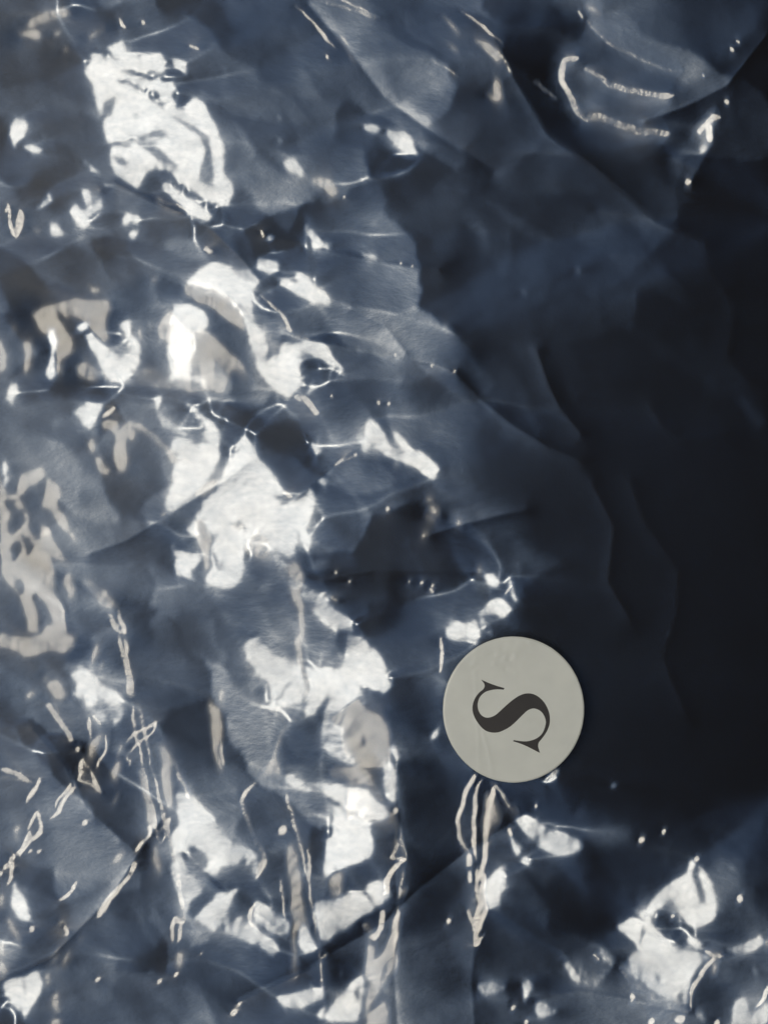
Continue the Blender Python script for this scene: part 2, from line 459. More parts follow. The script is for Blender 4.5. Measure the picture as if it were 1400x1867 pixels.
W 380,1370 440,1300 500,1250 520,1200 580,1155 590,1200 580,1300 570,1340 560,1410 380,1410
D 78 530,1250 575,1190 570,1310 550,1290
B 600,1410 620,1340 690,1270 720,1310 725,1410
W 115,1285 160,1280 200,1260 240,1260 300,1240 370,1230 370,1290 320,1310 250,1340 200,1310 150,1350
W 330,1400 350,1350 380,1340 370,1400
O W 12 375,1028
O M150 10 455,1150
L W 16 1210,22 1150,120 1100,300 1110,380 1160,480 1165,530
L W 14 1240,60 1200,110 1195,250 1185,400 1205,500
L W 18 1300,110 1270,250 1250,400 1250,500 1215,600
B 1260,130 1300,180 1340,300 1290,320 1260,420 1240,330
L W 14 1165,560 1170,620
L W 13 1200,540 1200,620 1220,740 1200,870 1210,970
L B 18 1240,590 1240,700 1250,780 1220,880
W 1255,640 1330,580 1360,560 1360,640 1385,680 1340,700 1330,780 1280,790 1260,700
L W 11 1150,780 1190,860 1200,970 1250,910
O W 13 1055,835
L W 11 1280,70 1310,90 1350,160 1400,230
L W 12 1380,320 1400,380
W 1205,1210 1260,1200 1390,1220 1320,1250 1240,1265
T 2 3
S 48 30 120,1250 350,1240 500,1230 650,1270 760,1300 860,1370
M 38 200,700 330,500 500,470 750,450 950,330 1150,340 1380,290 1400,330 1200,400 1000,500 900,620 700,800 550,850 480,940 350,1020 200,1000 150,900
S 36 50 830,880 900,900 1100,950 1250,930
M 46 1150,1040 1400,1020 1400,1130 1280,1180 1150,1100
M 75 1100,480 1280,500 1260,680 1150,700
M 70 400,350 640,330 680,430 400,470
W 25,290 60,280 110,290 180,340 190,365 280,370 380,410 400,450 330,500 270,490 200,475 140,445 180,430 150,385 120,420 80,370 40,330
W 0,200 30,240 40,270 10,240
W 0,370 25,430 60,450 40,495 20,470
W 65,510 95,505 105,545 75,550
W 205,95 225,40 262,12 245,60 220,100
O W 17 710,395
O W 10 830,355
O M120 16 570,110
O W 8 130,210
O W 13 1005,497
O M130 14 1215,560
O W 10 875,808
O W 17 1243,715
W 985,590 990,530 1005,510 1000,600 1030,700 1050,760 1075,760 1060,660 1040,580 1010,530 1060,580 1110,650 1125,720 1140,770 1110,850 1060,875 990,885 960,860 930,770 880,725 850,740 800,810 770,850 780,890 850,950 930,1010 1040,1030 1090,1040 1030,1100 990,1180 970,1260 970,1310 900,1290 800,1240 700,1170 620,1130 590,1090 650,1100 660,1050 720,1000 740,940 730,870 715,820 760,770 850,670 930,620 980,600
D 70 800,1140 830,1190 810,1195 795,1160
D 70 905,1250 950,1240 950,1300 920,1290
L W 14 1105,1040 1030,1120 980,1220 970,1320
W 595,890 650,845 710,860 720,960 700,1000 660,970 640,930 600,910
L D50 8 728,840 740,920 722,1000
W 280,1080 320,1100 400,1125 450,1150 520,1130 580,1080 530,1150 480,1200 430,1205 340,1180 320,1120
W 490,1020 540,1050 580,1085 520,1080
L W 8 440,1010 480,1055
W 965,950 990,945 1055,980 1040,995 1000,980
L B 11 1050,1000 1100,1020 1160,1025
B 1090,1060 1120,1070 1115,1130 1095,1120
W 1175,1010 1250,990 1320,960 1370,920 1385,960 1340,1010 1260,1020
W 1380,950 1400,930 1400,990
W 65,1200 110,1195 130,1220 100,1250 100,1310 80,1280
W 140,1300 180,1300 210,1340 260,1350 190,1390 150,1380
L W 13 590,1100 660,1180 780,1260 900,1310 960,1325
O W 16 655,1250
O M150 14 685,1310
O W 26 915,1370
O W 18 760,1390
O W 12 80,1385
O W 13 10,1310
W 1210,1410 1220,1310 1250,1275 1290,1290 1300,1340 1350,1340 1410,1300 1410,1410
L B 14 1400,1180 1380,1260 1330,1310
W 1020,1340 1050,1350 1070,1400 1020,1370
O M130 15 1340,1130
O W 16 1120,1395
"""
# ------------------------------------------------------------------ solving the film: slopes that catch or miss the lamps
SX, SY = (935.7-700)*PXM, -(1293.5-933.5)*PXM          # sticker centre
SRX, SRY = 128.6*PXM, 133.2*PXM
def inside(poly, X, Y):
    m = np.zeros(X.shape, bool)
    n = len(poly)
    for i in range(n):
        x0, y0 = poly[i]; x1, y1 = poly[(i+1) % n]
        if y0 == y1: continue
        c = (Y >= min(y0, y1)) & (Y < max(y0, y1))
        m ^= c & (X < x0 + (Y-y0)*(x1-x0)/(y1-y0))
    return m
def near_line(pts, X, Y, w, vary=False):
    d = np.full(X.shape, 1e9); S = np.zeros(X.shape); acc = 0.0
    for (x0, y0), (x1, y1) in zip(pts[:-1], pts[1:]):
        dx, dy = x1-x0, y1-y0; L = math.hypot(dx, dy)
        t = np.clip(((X-x0)*dx+(Y-y0)*dy)/max(L*L, 1e-9), 0, 1)
        e = (X-x0-t*dx)**2+(Y-y0-t*dy)**2
        m = e < d; d[m] = e[m]; S[m] = acc+(t*L)[m]; acc += L
    if vary and acc > 18:              # creases swell, thin out and taper
        k = 1.05+0.13*np.sin(0.13*S+0.05*X+1.3*np.sin(0.031*Y+0.4))+0.05*np.sin(0.33*S+2.0)
        w = w*k*np.sqrt(np.clip(np.minimum(S, acc-S)/(0.22*acc), 0.12, 1))
    return d < w*w
def blur(a, s):
    if s <= 0: return a
    k = np.arange(-int(3*s)-1, int(3*s)+2); g = np.exp(-k*k/(2*s*s)); g /= g.sum()
    r = len(k)//2
    p = np.pad(a, ((r, r), (0, 0)), mode='edge')
    a = sum(g[i]*p[i:i+a.shape[0]] for i in range(len(k)))
    p = np.pad(a, ((0, 0), (r, r)), mode='edge')
    return sum(g[i]*p[:, i:i+a.shape[1]] for i in range(len(k)))
def layout(TONE, STROKES, PXX, PYY, g, lw=1.2):
    """PXX, PYY photo-pixel coords of the cells; returns tone, inner-layer glare mask, outer-layer glare mask"""
    tg = np.array([[float(v) for v in r.split()] for r in TONE.strip().splitlines()])
    fx = np.clip(PXX/100, 0, 13.999); fy = np.clip(PYY/100, 0, 18.999)
    ix, iy = fx.astype(int), fy.astype(int); ax, ay = fx-ix, fy-iy
    ax = ax*ax*(3-2*ax); ay = ay*ay*(3-2*ay)
    T = (tg[iy, ix]*(1-ax)+tg[iy, ix+1]*ax)*(1-ay)+(tg[iy+1, ix]*(1-ax)+tg[iy+1, ix+1]*ax)*ay
    inn = np.zeros(T.shape, bool); outer = np.zeros(T.shape, bool); lines = np.zeros(T.shape, bool); Tfine = np.full(T.shape, -1.0)
    K = 467/1400.0; ox = oy = 0
    x0g, y0g = PXX[0, 0], PYY[0, 0]
    for pas in (0, 1):
        if pas == 1:
            T = blur(T, 7/g)
        for ln in STROKES.strip().splitlines():
            f = ln.split()
            if f[0] == 'T':
                ox, oy = [0, 467, 933][int(f[1])], [0, 467, 933, 1400][int(f[2])]; continue
            soft = f[0] in 'MS'
            if soft != (pas == 0): continue
            pts = [tuple(float(v) for v in q.split(',')) for q in f if ',' in q]
            pts = [(ox+x*K, oy+y*K) for x, y in pts]
            w = 0
            if f[0] == 'S': w = float(f[2])*K/2
            if f[0] == 'L': w = float(f[2])*K/2*(lw if float(f[2]) < 13 else 1.3)
            if f[0] == 'O': w = float(f[2])*K*1.1
            xs = [p[0] for p in pts]; ys = [p[1] for p in pts]
            w0 = w; w = 2*w
            i0 = int((min(xs)-w-x0g)/g)-1; i1 = int((max(xs)+w-x0g)/g)+2
            j0 = int((min(ys)-w-y0g)/g)-1; j1 = int((max(ys)+w-y0g)/g)+2
            i0, j0 = max(i0, 0), max(j0, 0); w = w0
            sl = (slice(j0, j1), slice(i0, i1))
            X, Y = PXX[sl], PYY[sl]
            if X.size == 0: continue
            if f[0] in 'SLO':
                m = near_line(pts if len(pts) > 1 else pts*2, X, Y, max(w, 0.6*g), f[0] == 'L' and float(f[2]) < 16)
            else: m = inside(pts, X, Y)
            key = f[1] if f[0] in 'LO' else f[0]
            if key in 'MS': T[sl][m] = float(f[1]); continue
            if f[0] == 'W':
                ar = abs(sum(pts[i-1][0]*pts[i][1]-pts[i][0]*pts[i-1][1] for i in range(len(pts))))/2
                sharp = ar < (900 if (ox == 0 and oy > 900) else 90)
            else: sharp = f[0] in 'LOB'
            if key in 'WB':
                (lines if f[0] in 'LO' else outer if sharp else inn)[sl][m] = True
                if key == 'B': inn[sl][m] = False
                if not sharp: Tfine[sl][m] = -1
            else:
                inn[sl][m] = False; outer[sl][m] = False; lines[sl][m] = False
                Tfine[sl][m] = max(55, float(f[1]) if key == 'D' else float(key[1:]))
    T = np.where((Tfine > 0)&~inn, Tfine, T)
    return T, inn, outer, lines

def lamp_slope(lamp, wx, wy):
    """slope (dh/dx, dh/dy) that mirrors the lamp into the camera"""
    v = np.stack([-wx, -wy, np.full(wx.shape, CAM_Z)]); v /= np.sqrt((v*v).sum(0))
    l = np.stack([lamp[0]-wx, lamp[1]-wy, np.full(wx.shape, lamp[2])]); l /= np.sqrt((l*l).sum(0))
    s = v+l
    return -s[0]/s[2], -s[1]/s[2]
ALPHA, ALPHA_M = 0.14, 0.068
RW = 0.5*RAD_W/LAMP_D*0.95
HZ_K, HZ_M, HZ_0, GLOW = 0.16, 0.45, 0.009, 0.026
def haze_table():
    rr = np.linspace(0, 0.9, 181)
    u = np.linspace(-1, 1, 41); U, V = np.meshgrid(u, u); m = U*U+V*V <= 1
    U, V = U[m]*RW, V[m]*RW
    f = lambda q: HZ_K*np.exp(-q/ALPHA**2)+HZ_M/(1+q/ALPHA_M**2)**2
    return rr, np.array([np.mean(f((U-r)**2+V*V)) for r in rr])+GLOW/(1+np.exp((rr-0.205)/0.018))
def lin(t):
    t = np.asarray(t)/255.0
    return np.where(t < 0.04045, t/12.92, ((t+0.055)/1.055)**2.4)
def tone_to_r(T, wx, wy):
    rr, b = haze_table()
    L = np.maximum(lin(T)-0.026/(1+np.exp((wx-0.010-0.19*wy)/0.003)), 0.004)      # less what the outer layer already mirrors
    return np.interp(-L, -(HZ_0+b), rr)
_K = {}
def poisson_diag(nx, ny, gp, a, inner):
    NY, NX = nx.shape
    if (NY, NX, inner, 'd') not in _K:
        kx = 2*np.pi*np.arange(NX//2+1)/NX; ky = 2*np.pi*np.arange(NY)/NY
        den = 2*np.cos(kx[None]+ky[:, None])+2*np.cos(kx[None]-ky[:, None])-4
        k2 = -den/2/(2*np.pi*gp/(0.075 if inner else 0.04))**2
        den = np.minimum(den, -1e-6)-0.02*((2-np.cos(kx[None])-np.cos(ky[:, None]))/4)**8
        k = (1-(0.04 if inner else 0.2)*np.exp(-k2))/den; k[0, 0] = 0
        _K[NY, NX, inner, 'd'] = k*gp
    u, v = (nx+ny)*a, (-nx+ny)*a
    div = a*(u-np.roll(u, (a, a), (0, 1)))*a+a*(v-np.roll(v, (a, -a), (0, 1)))*a
    return np.fft.irfft2(np.fft.rfft2(div)*_K[NY, NX, inner, 'd'], s=nx.shape)
def poisson(gx, gy, gp, a, b, inner):
    NY, NX = gx.shape
    if (NY, NX, inner) not in _K:
        kx = 2*np.cos(2*np.pi*np.arange(NX//2+1)/NX)-2; ky = 2*np.cos(2*np.pi*np.arange(NY)/NY)-2
        den = kx[None]+ky[:, None]; k2 = -den/(2*np.pi*gp/(0.075 if inner else 0.04))**2; den[0, 0] = 1
        k = (1-(0.04 if inner else 0.2)*np.exp(-k2))/den; k[0, 0] = 0
        _K[NY, NX, inner] = k*gp
    div = a*(gx-np.roll(gx, a, 1))+b*(gy-np.roll(gy, b, 0))
    return np.fft.irfft2(np.fft.rfft2(div)*_K[NY, NX, inner], s=gx.shape)
def solve(T, mask, lm, wx, wy, gp, inside_m, h, iters, lev, inner):
    qx, qy = lamp_slope(LAMP_W, wx, wy)
    if inner:
        r = np.minimum(tone_to_r(T, wx, wy), np.hypot(qx, qy)+0.06+0.13*np.clip((0.018-wx)/0.02, 0, 1))   # no darker than a gently tilted sheet can be
        r = np.maximum(r, RW*1.25)
        lamN = 0.06+0.85*np.clip((T-22)/26, 0, 1); sN = 0.5 if lev > 1 else 0.3
    else:
        r = np.full(T.shape, RW*1.45); sN = 0.5
        far = 0.19+0.4*np.clip((wx-0.002-0.19*wy)/0.04, 0, 1)           # the left part keeps mirroring the added bluish panel
    wW = np.maximum(blur((mask&inside_m).astype(float), 0.5 if inner else 1.7*2/(1+lev)), blur((lm&inside_m).astype(float), 0.4)); wN = 1-wW
    hl = blur((mask|lm|~inside_m).astype(float), 1.5)
    smap = np.where(hl > 0.02, 0.06 if lev > 1 else 0.2, sN)
    smap = np.where(blur(lm.astype(float), 1.0) > 0.05, 0.07, smap)
    wS = np.clip((1.04-np.sqrt(((wx-SX)/SRX)**2+((wy-SY)/SRY)**2))/0.04, 0, 1)*(not inner)   # under the sticker: flat
    for it in range(iters):
        a, b = ((1, 1), (-1, -1), (1, -1), (-1, 1))[it % 4]
        diag = it % 8 > 3 and lev in (2, 4) and it < iters-8
        if diag:
            u = (np.roll(h, (-a, -a), (0, 1))-h)*a; v = (np.roll(h, (-a, a), (0, 1))-h)*a
            gx, gy = (u-v)/(2*gp), (u+v)/(2*gp)
        else: gx = a*(np.roll(h, -a, 1)-h)/gp; gy = b*(np.roll(h, -b, 0)-h)/gp
        dx, dy = gx-qx, gy-qy; d = np.sqrt(dx*dx+dy*dy)+1e-9
        kW = np.where(lm|inner, np.minimum(1, 0.25*RW/d), 0.86*RW/d); kW = np.where(d > RW, kW-np.where(lm|inner, 0.4, 0.2), kW)
        if inner: kN = np.where(d > r, 1+lamN*(r/d-1), 1+0.6*(r/d-1))
        else: kN = np.where(d > far, 1+0.8*(far/d-1), np.where(d < r, 1+0.6*(r/d-1), 1))
        kN = np.where(d < RW*1.25, r/d, kN)
        k = (wN*kN+wW*kW)
        nx, ny = qx+dx*k, qy+dy*k
        if not inner:
            c = 1-0.03*wN; nx, ny = nx*c*(1-wS), ny*c*(1-wS)
        nx = np.where(inside_m, nx, gx*0.97); ny = np.where(inside_m, ny, gy*0.97)
        h = poisson_diag(nx, ny, gp, a, inner) if diag else poisson(nx, ny, gp, a, b, inner)
        h = h+smap*(np.roll(h,1,0)+np.roll(h,-1,0)+np.roll(h,1,1)+np.roll(h,-1,1)-4*h)/4
    return h
def resample(h, shape):
    H, W = h.shape; NY, NX = shape
    F = np.fft.rfft2(h); G = np.zeros((NY, NX//2+1), complex)
    a = min(H, NY)//2; b = min(W, NX)//2
    G[:a, :b] = F[:a, :b]; G[-a+1:, :b] = F[-a+1:, :b]
    return np.fft.irfft2(G, s=shape)*(NX*NY)/(H*W)
CREASES = '''
.05 26 160,1010 230,985 300,940 400,880 445,845
.06 22 540,908 588,866 612,850 650,815 668,802
.06 30 515,607 600,625 720,645 790,663 832,680 870,720 930,770 1000,815 1060,840
.05 24 480,430 560,445 650,465 740,482 800,490
.06 26 185,345 210,333 290,370 380,410 440,470 470,505
.05 24 590,1058 680,1040 800,1042 880,1045
.06 22 775,978 840,958 920,938 960,930
-.03 24 722,1430 731,1500 719,1580 727,1690 718,1790 725,1880
.03 22 862,1410 871,1490 864,1580 870,1690 861,1790 866,1880
.06 24 -10,1795 90,1750 200,1640 250,1560 290,1500
-.06 26 430,1830 560,1770 700,1690 760,1630 850,1560 960,1490
.05 22 890,1660 960,1700 1030,1745 1060,1790
.05 24 930,1830 1060,1815 1150,1830 1250,1850
-.05 26 560,0 640,90 700,170 780,230 900,310
.06 30 900,70 930,120 960,170 1000,240 1080,300 1200,400 1290,440
.08 24 1400,60 1330,150 1250,190 1180,215
0.030 20 1310,190 1300,260 1260,335
0.030 18 1190,740 1210,775 1250,800 1330,790
.06 24 980,640 1000,700 1020,740 1060,790
0.026 26 1150,880 1180,960 1240,1040 1235,1120 1210,1200 1250,1300
0.023 24 1290,480 1340,560 1330,650 1400,720
0.039 22 1080,880 1120,960 1110,1060 1150,1130
.05 20 640,560 700,590 740,640
.05 22 60,1330 120,1400 150,1480 240,1560
.05 22 330,1560 420,1640 500,1700
'''
def creases(PXX, PYY, inner):
    """long sharp folds: slope jumps across each line and dies away to the sides (height per unit pixel pitch)"""
    z = np.zeros(PXX.shape)
    for ln in CREASES.strip().splitlines():
        f = ln.split(); a, w = float(f[0]), float(f[1]); pts = [tuple(map(float, q.split(','))) for q in f[2:]]
        d = np.full(PXX.shape, 1e9)
        for (x0, y0), (x1, y1) in zip(pts[:-1], pts[1:]):
            dx, dy = x1-x0, y1-y0
            t = np.clip(((PXX-x0)*dx+(PYY-y0)*dy)/(dx*dx+dy*dy), 0, 1)
            d = np.minimum(d, (PXX-x0-t*dx)**2+(PYY-y0-t*dy)**2)
        d = np.sqrt(d); z += a*w*np.exp(-d/w)*(1.0 if inner else 0.6)
    return z*PXM
def build(TONE, STROKES, inner, z):
    """height field of one film layer lying about z metres above the reference plane"""
    g1 = 1400/767.0*(1.5 if inner else 1.0); h = None; NX, NY = (704, 864) if inner else (1024, 1280)
    K = (CAM_Z-z)/CAM_Z
    its = ((8, 300), (4, 200), (2, 100), (1, 36)) if inner else ((8, 160), (4, 120), (2, 70), (1, 44))
    for lev, it in its:
        nx, ny = NX//lev, NY//lev; g = g1*lev
        px = (np.arange(nx)-(nx-1)/2)*g+700; py = (np.arange(ny)-(ny-1)/2)*g+933.5
        PXX, PYY = np.meshgrid(px, py); PX2, PY2 = PXX, PYY
        def waves(seed, rows):
            f = np.zeros(PXX.shape); rg = np.random.default_rng(seed)
            for wl, am, ang, spread in rows:
                ca, sa = math.cos(math.radians(ang)), math.sin(math.radians(ang))
                for _ in range(9):
                    th = rg.normal()*spread+math.radians(ang+90); k = 2*np.pi/wl*rg.uniform(0.6, 1.6); q = rg.uniform(0, 6.28)
                    f += am/3*np.sin(k*(PXX*math.cos(th)+PYY*math.sin(th))+q+1.5*np.sin((PXX*ca+PYY*sa)*k/2.3+2*q))
            return f
        if inner:                                  # ragged glare edges where film clings to cloth
            PX2 = PXX+waves(5, ((34, 1.6, 20, 3), (14, 1.2, 70, 3)))
            PY2 = PYY+waves(6, ((34, 1.6, 80, 3), (14, 1.2, 10, 3)))
        else:
            PX2 = PXX+waves(7, ((60, 1.4, 20, 3), (24, 0.35, 70, 3))); PY2 = PYY+waves(8, ((60, 1.4, 80, 3), (24, 0.35, 10, 3)))
        T, inn, outer, lines = layout(TONE, STROKES, PX2, PY2, g)
        if inner:
            mf = inn.astype(float)
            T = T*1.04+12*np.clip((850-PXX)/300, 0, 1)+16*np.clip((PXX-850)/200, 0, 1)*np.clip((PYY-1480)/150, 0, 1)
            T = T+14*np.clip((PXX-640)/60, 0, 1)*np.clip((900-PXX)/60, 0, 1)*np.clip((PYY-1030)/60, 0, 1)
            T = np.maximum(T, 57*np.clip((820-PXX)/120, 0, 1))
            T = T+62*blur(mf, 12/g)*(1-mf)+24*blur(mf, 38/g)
            if lev == 1: fac = fac.repeat(2, 0).repeat(2, 1)
            else:
                rg = np.random.default_rng(21); fac = np.ones(T.shape)
                for n_, amp, ang, st in ((90, 0.07, 30, 2.0), (360, 0.07, 40, 1.7)):
                    ca, sa = math.cos(math.radians(ang)), math.sin(math.radians(ang))
                    sx, sy = rg.uniform(-60, 1460, n_), rg.uniform(-60, 1930, n_); val = rg.normal(size=n_); gr = rg.normal(size=(n_, 2))/60
                    best = np.full(T.shape, 1e18); f = np.zeros(T.shape)
                    wu = PXX+waves(31, ((120, 9, 0, 3),)); wv = PYY+waves(32, ((120, 9, 90, 3),))
                    for i in range(n_):
                        ux, uy = wu-sx[i], wv-sy[i]
                        e = (ux*ca+uy*sa)**2/st+(uy*ca-ux*sa)**2*st
                        mm = e < best; best[mm] = e[mm]
                        f[mm] = val[i]+(ux*gr[i, 0]+uy*gr[i, 1])[mm]
                    fac += amp*f
            T = T*np.clip(blur(fac, 1.6/g), 0.62, 1.6)
        T = T*np.clip(1+0.06*waves(11, ((190, 1.0, 35, 0.45), (84, 0.8, 30, 0.45))), 0.6, 1.5)
        wx, wy = (PXX-700)*PXM*K, -(PYY-933.5)*PXM*K
        gp = g*PXM*K
        # rows grow downward in the layout, upward in the scene
        T, mask, wx, wy = T[::-1], (inn if inner else outer)[::-1], wx[::-1], wy[::-1]
        lm = (lines & (not inner))[::-1]
        ins = ((PXX > -30)&(PXX < 1430)&(PYY > -30)&(PYY < 1897))[::-1]
        if h is None:
            n = np.random.default_rng(3).normal(size=(ny, nx)); h = 0
            for s, a in ((2, 1), (5, 3)):
                k = blur(n, s); h = h+a*k/k.std()
            h = h*gp*(0.12 if inner else 0.05)
        else: h = resample(h, (ny, nx))
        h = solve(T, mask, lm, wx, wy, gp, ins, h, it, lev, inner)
    h = blur(h, 0.6)+creases(PXX, PYY, inner)[::-1]
    return h-np.median(h), T, mask, wx, wy, gp
def dist(h, wx, wy, gp):
    gx = (np.roll(h, -1, 1)-np.roll(h, 1, 1))/(2*gp); gy = (np.roll(h, -1, 0)-np.roll(h, 1, 0))/(2*gp)
    qx, qy = lamp_slope(LAMP_W, wx, wy)
    return np.hypot(gx-qx, gy-qy)
# ------------------------------------------------------------------ materials
def mat(name):
    m = bpy.data.materials.new(name); m.use_nodes = True; m.node_tree.nodes.clear()
    N, L = m.node_tree.nodes, m.node_tree.links
    out = N.new('ShaderNodeOutputMaterial')
    def n(t, **kw):
        x = N.new(t)
        for k, v in kw.items():
            if k in x.bl_rna.properties: setattr(x, k, v)
            else: x.inputs[k.replace('_', ' ')].default_value = v
        return x
    return m, n, L.new, out
def film_material(name, outer):
    m, n, link, out = mat(name)
    tc = n('ShaderNodeTexCoord')
    mp = n('ShaderNodeMapping'); mp.inputs['Rotation'].default_value = (0, 0, math.radians(32)); mp.inputs['Scale'].default_value = (1, 1.7, 1)
    link(tc.outputs['Object'], mp.inputs['Vector'])
    nz = n('ShaderNodeTexNoise', Scale=300.0 if outer else 520.0, Detail=2.0, Roughness=0.6); link(mp.outputs[0], nz.inputs['Vector'])
    nz2 = n('ShaderNodeTexNoise', Scale=120.0, Detail=1.0, Roughness=0.6); link(tc.outputs['Object'], nz2.inputs['Vector'])
    add = n('ShaderNodeMath', operation='MULTIPLY_ADD'); link(nz2.outputs[0], add.inputs[0]); add.inputs[1].default_value = 3.0; link(nz.outputs[0], add.inputs[2])
    bp = n('ShaderNodeBump', Strength=0.30 if outer else 0.55, Distance=0.00003); link(add.outputs[0], bp.inputs['Height'])
    def lobe(dist, rough, col):
        g = n('ShaderNodeBsdfGlossy', distribution=dist, Roughness=rough); g.inputs['Color'].default_value = (*col, 1)
        link(bp.outputs[0], g.inputs['Normal']); return g
    def rng_(src, lo, hi, a=0.28, b=0.72):
        r = n('ShaderNodeMapRange'); link(src.outputs[0], r.inputs[0])
        for i, v in zip((1, 2, 3, 4), (a, b, lo, hi)): r.inputs[i].default_value = v
        return r
    def mix(f, a, b):
        x = n('ShaderNodeMixShader'); link(f.outputs[0], x.inputs[0]); link(a.outputs[0], x.inputs[1]); link(b.outputs[0], x.inputs[2]); return x
    tr = n('ShaderNodeBsdfTransparent'); tr.inputs['Color'].default_value = (0.985, 0.987, 0.99, 1)
    fr = n('ShaderNodeFresnel', IOR=1.5)
    # uneven cloudiness and scuffs
    cl = n('ShaderNodeTexNoise', Scale=45.0, Detail=4.0, Roughness=0.68); link(mp.outputs[0], cl.inputs['Vector'])
    sc = n('ShaderNodeTexNoise', Scale=260.0, Detail=5.0, Roughness=0.75); link(mp.outputs[0], sc.inputs['Vector'])
    f2 = n('ShaderNodeMath', operation='MULTIPLY'); link(fr.outputs[0], f2.inputs[0])
    if outer:
        link(rng_(sc, 0.90, 1.28).outputs[0], f2.inputs[1])
        m1 = mix(rng_(cl, 0.010, 0.018), tr, lobe('BECKMANN', 0.29, (0.84, 0.92, 1.0)))
        sh = mix(f2, m1, lobe('GGX', 0.13, (1, 1, 1)))
    else:
        link(rng_(sc, 0.68, 1.42).outputs[0], f2.inputs[1])
        m0 = mix(rng_(cl, 0.034, 0.052), tr, lobe('BECKMANN', 0.355, (0.31, 0.56, 1.0)))   # milky scatter of the plastic
        m1 = mix(rng_(cl, 0.042, 0.062), m0, lobe('BECKMANN', 0.29, (0.84, 0.92, 1.0)))
        sh = mix(f2, m1, lobe('BECKMANN', 0.18, (1, 1, 1)))
    link(sh.outputs[0], out.inputs['Surface'])
    return m
def fabric_material():
    m, n, link, out = mat('navy_cloth')
    tc = n('ShaderNodeTexCoord')
    wv = n('ShaderNodeTexNoise', Scale=1500.0, Detail=3.0, Roughness=0.7); link(tc.outputs['Object'], wv.inputs['Vector'])
    bp = n('ShaderNodeBump', Strength=0.4, Distance=0.0001); link(wv.outputs[0], bp.inputs['Height'])
    nz = n('ShaderNodeTexNoise', Scale=25.0, Detail=6.0); link(tc.outputs['Object'], nz.inputs['Vector'])
    cr = n('ShaderNodeValToRGB'); cr.color_ramp.elements[0].color = (0.0032, 0.0034, 0.0048, 1); cr.color_ramp.elements[1].color = (0.0075, 0.0078, 0.0100, 1)
    link(nz.outputs[0], cr.inputs[0])
    p = n('ShaderNodeBsdfPrincipled', Roughness=0.8); link(cr.outputs[0], p.inputs['Base Color']); link(bp.outputs[0], p.inputs['Normal'])
    p.inputs['Specular IOR Level'].default_value = 0.2
    link(p.outputs[0], out.inputs['Surface']); return m
def paper_material():
    m, n, link, out = mat('sticker_paper')
    tc = n('ShaderNodeTexCoord')
    nz = n('ShaderNodeTexNoise', Scale=180.0, Detail=5.0); link(tc.outputs['Object'], nz.inputs['Vector'])
    cr = n('ShaderNodeValToRGB'); cr.color_ramp.elements[0].color = (0.76, 0.79, 0.73, 1); cr.color_ramp.elements[1].color = (0.84, 0.87, 0.80, 1)
    cr.color_ramp.elements[0].position = 0.3; cr.color_ramp.elements[1].position = 0.7
    link(nz.outputs[0], cr.inputs[0])
    n2 = n('ShaderNodeTexNoise', Scale=900.0, Detail=3.0); link(tc.outputs['Object'], n2.inputs['Vector'])
    bp = n('ShaderNodeBump', Strength=0.25, Distance=0.00004); link(n2.outputs[0], bp.inputs['Height'])
    p = n('ShaderNodeBsdfPrincipled', Roughness=0.30); link(cr.outputs[0], p.inputs['Base Color']); link(bp.outputs[0], p.inputs['Normal'])
    link(p.outputs[0], out.inputs['Surface']); return m
def plain(name, col, rough):
    m, n, link, out = mat(name)
    tc = n('ShaderNodeTexCoord'); nz = n('ShaderNodeTexNoise', Scale=300.0, Detail=4.0); link(tc.outputs['Object'], nz.inputs['Vector'])
    mr = n('ShaderNodeMapRange'); link(nz.outputs[0], mr.inputs[0]); mr.inputs[3].default_value = rough-0.08; mr.inputs[4].default_value = rough+0.08
    p = n('ShaderNodeBsdfPrincipled'); p.inputs['Base Color'].default_value = (*col, 1); link(mr.outputs[0], p.inputs['Roughness'])
    link(p.outputs[0], out.inputs['Surface']); return m
M_FILM, M_INNER = film_material('clear_film', True), film_material('cloudy_film', False)
M_CLOTH, M_PAPER = fabric_material(), paper_material()
M_INK = plain('black_ink', (0.022, 0.019, 0.018), 0.38)
M_TABLE = plain('table_top', (0.20, 0.15, 0.11), 0.5)

def link_obj(name, me, m, parent=None):
    o = bpy.data.objects.new(name, me); scene.collection.objects.link(o)
    me.materials.append(m)
    if parent is not None: o.parent = parent
    return o
def grid_mesh(name, X, Y, Z):
    ny, nx = X.shape
    me = bpy.data.meshes.new(name)
    co = np.stack([X, Y, Z], -1).reshape(-1, 3).astype(np.float32)
    idx = np.arange(nx*ny).reshape(ny, nx)
    q = np.stack([idx[:-1, :-1], idx[:-1, 1:], idx[1:, 1:], idx[1:, :-1]], -1).reshape(-1, 4)
    me.vertices.add(len(co)); me.vertices.foreach_set('co', co.ravel())
    me.loops.add(q.size); me.loops.foreach_set('vertex_index', q.ravel().astype(np.int32))
    me.polygons.add(len(q)); me.polygons.foreach_set('loop_start', np.arange(0, q.size, 4, dtype=np.int32))
    me.polygons.foreach_set('use_smooth', np.ones(len(q), bool))
    me.update(calc_edges=True); me.validate()
    return me
# ------------------------------------------------------------------ table under the bag
TABLE_Z = -0.022
me = bpy.data.meshes.new('table_surface')
s = 0.4
me.from_pydata([(-s, -s, TABLE_Z), (s, -s, TABLE_Z), (s, s, TABLE_Z), (-s, s, TABLE_Z)], [], [(0, 1, 2, 3)])
table = link_obj('table_surface', me, M_TABLE); table['kind'] = 'structure'
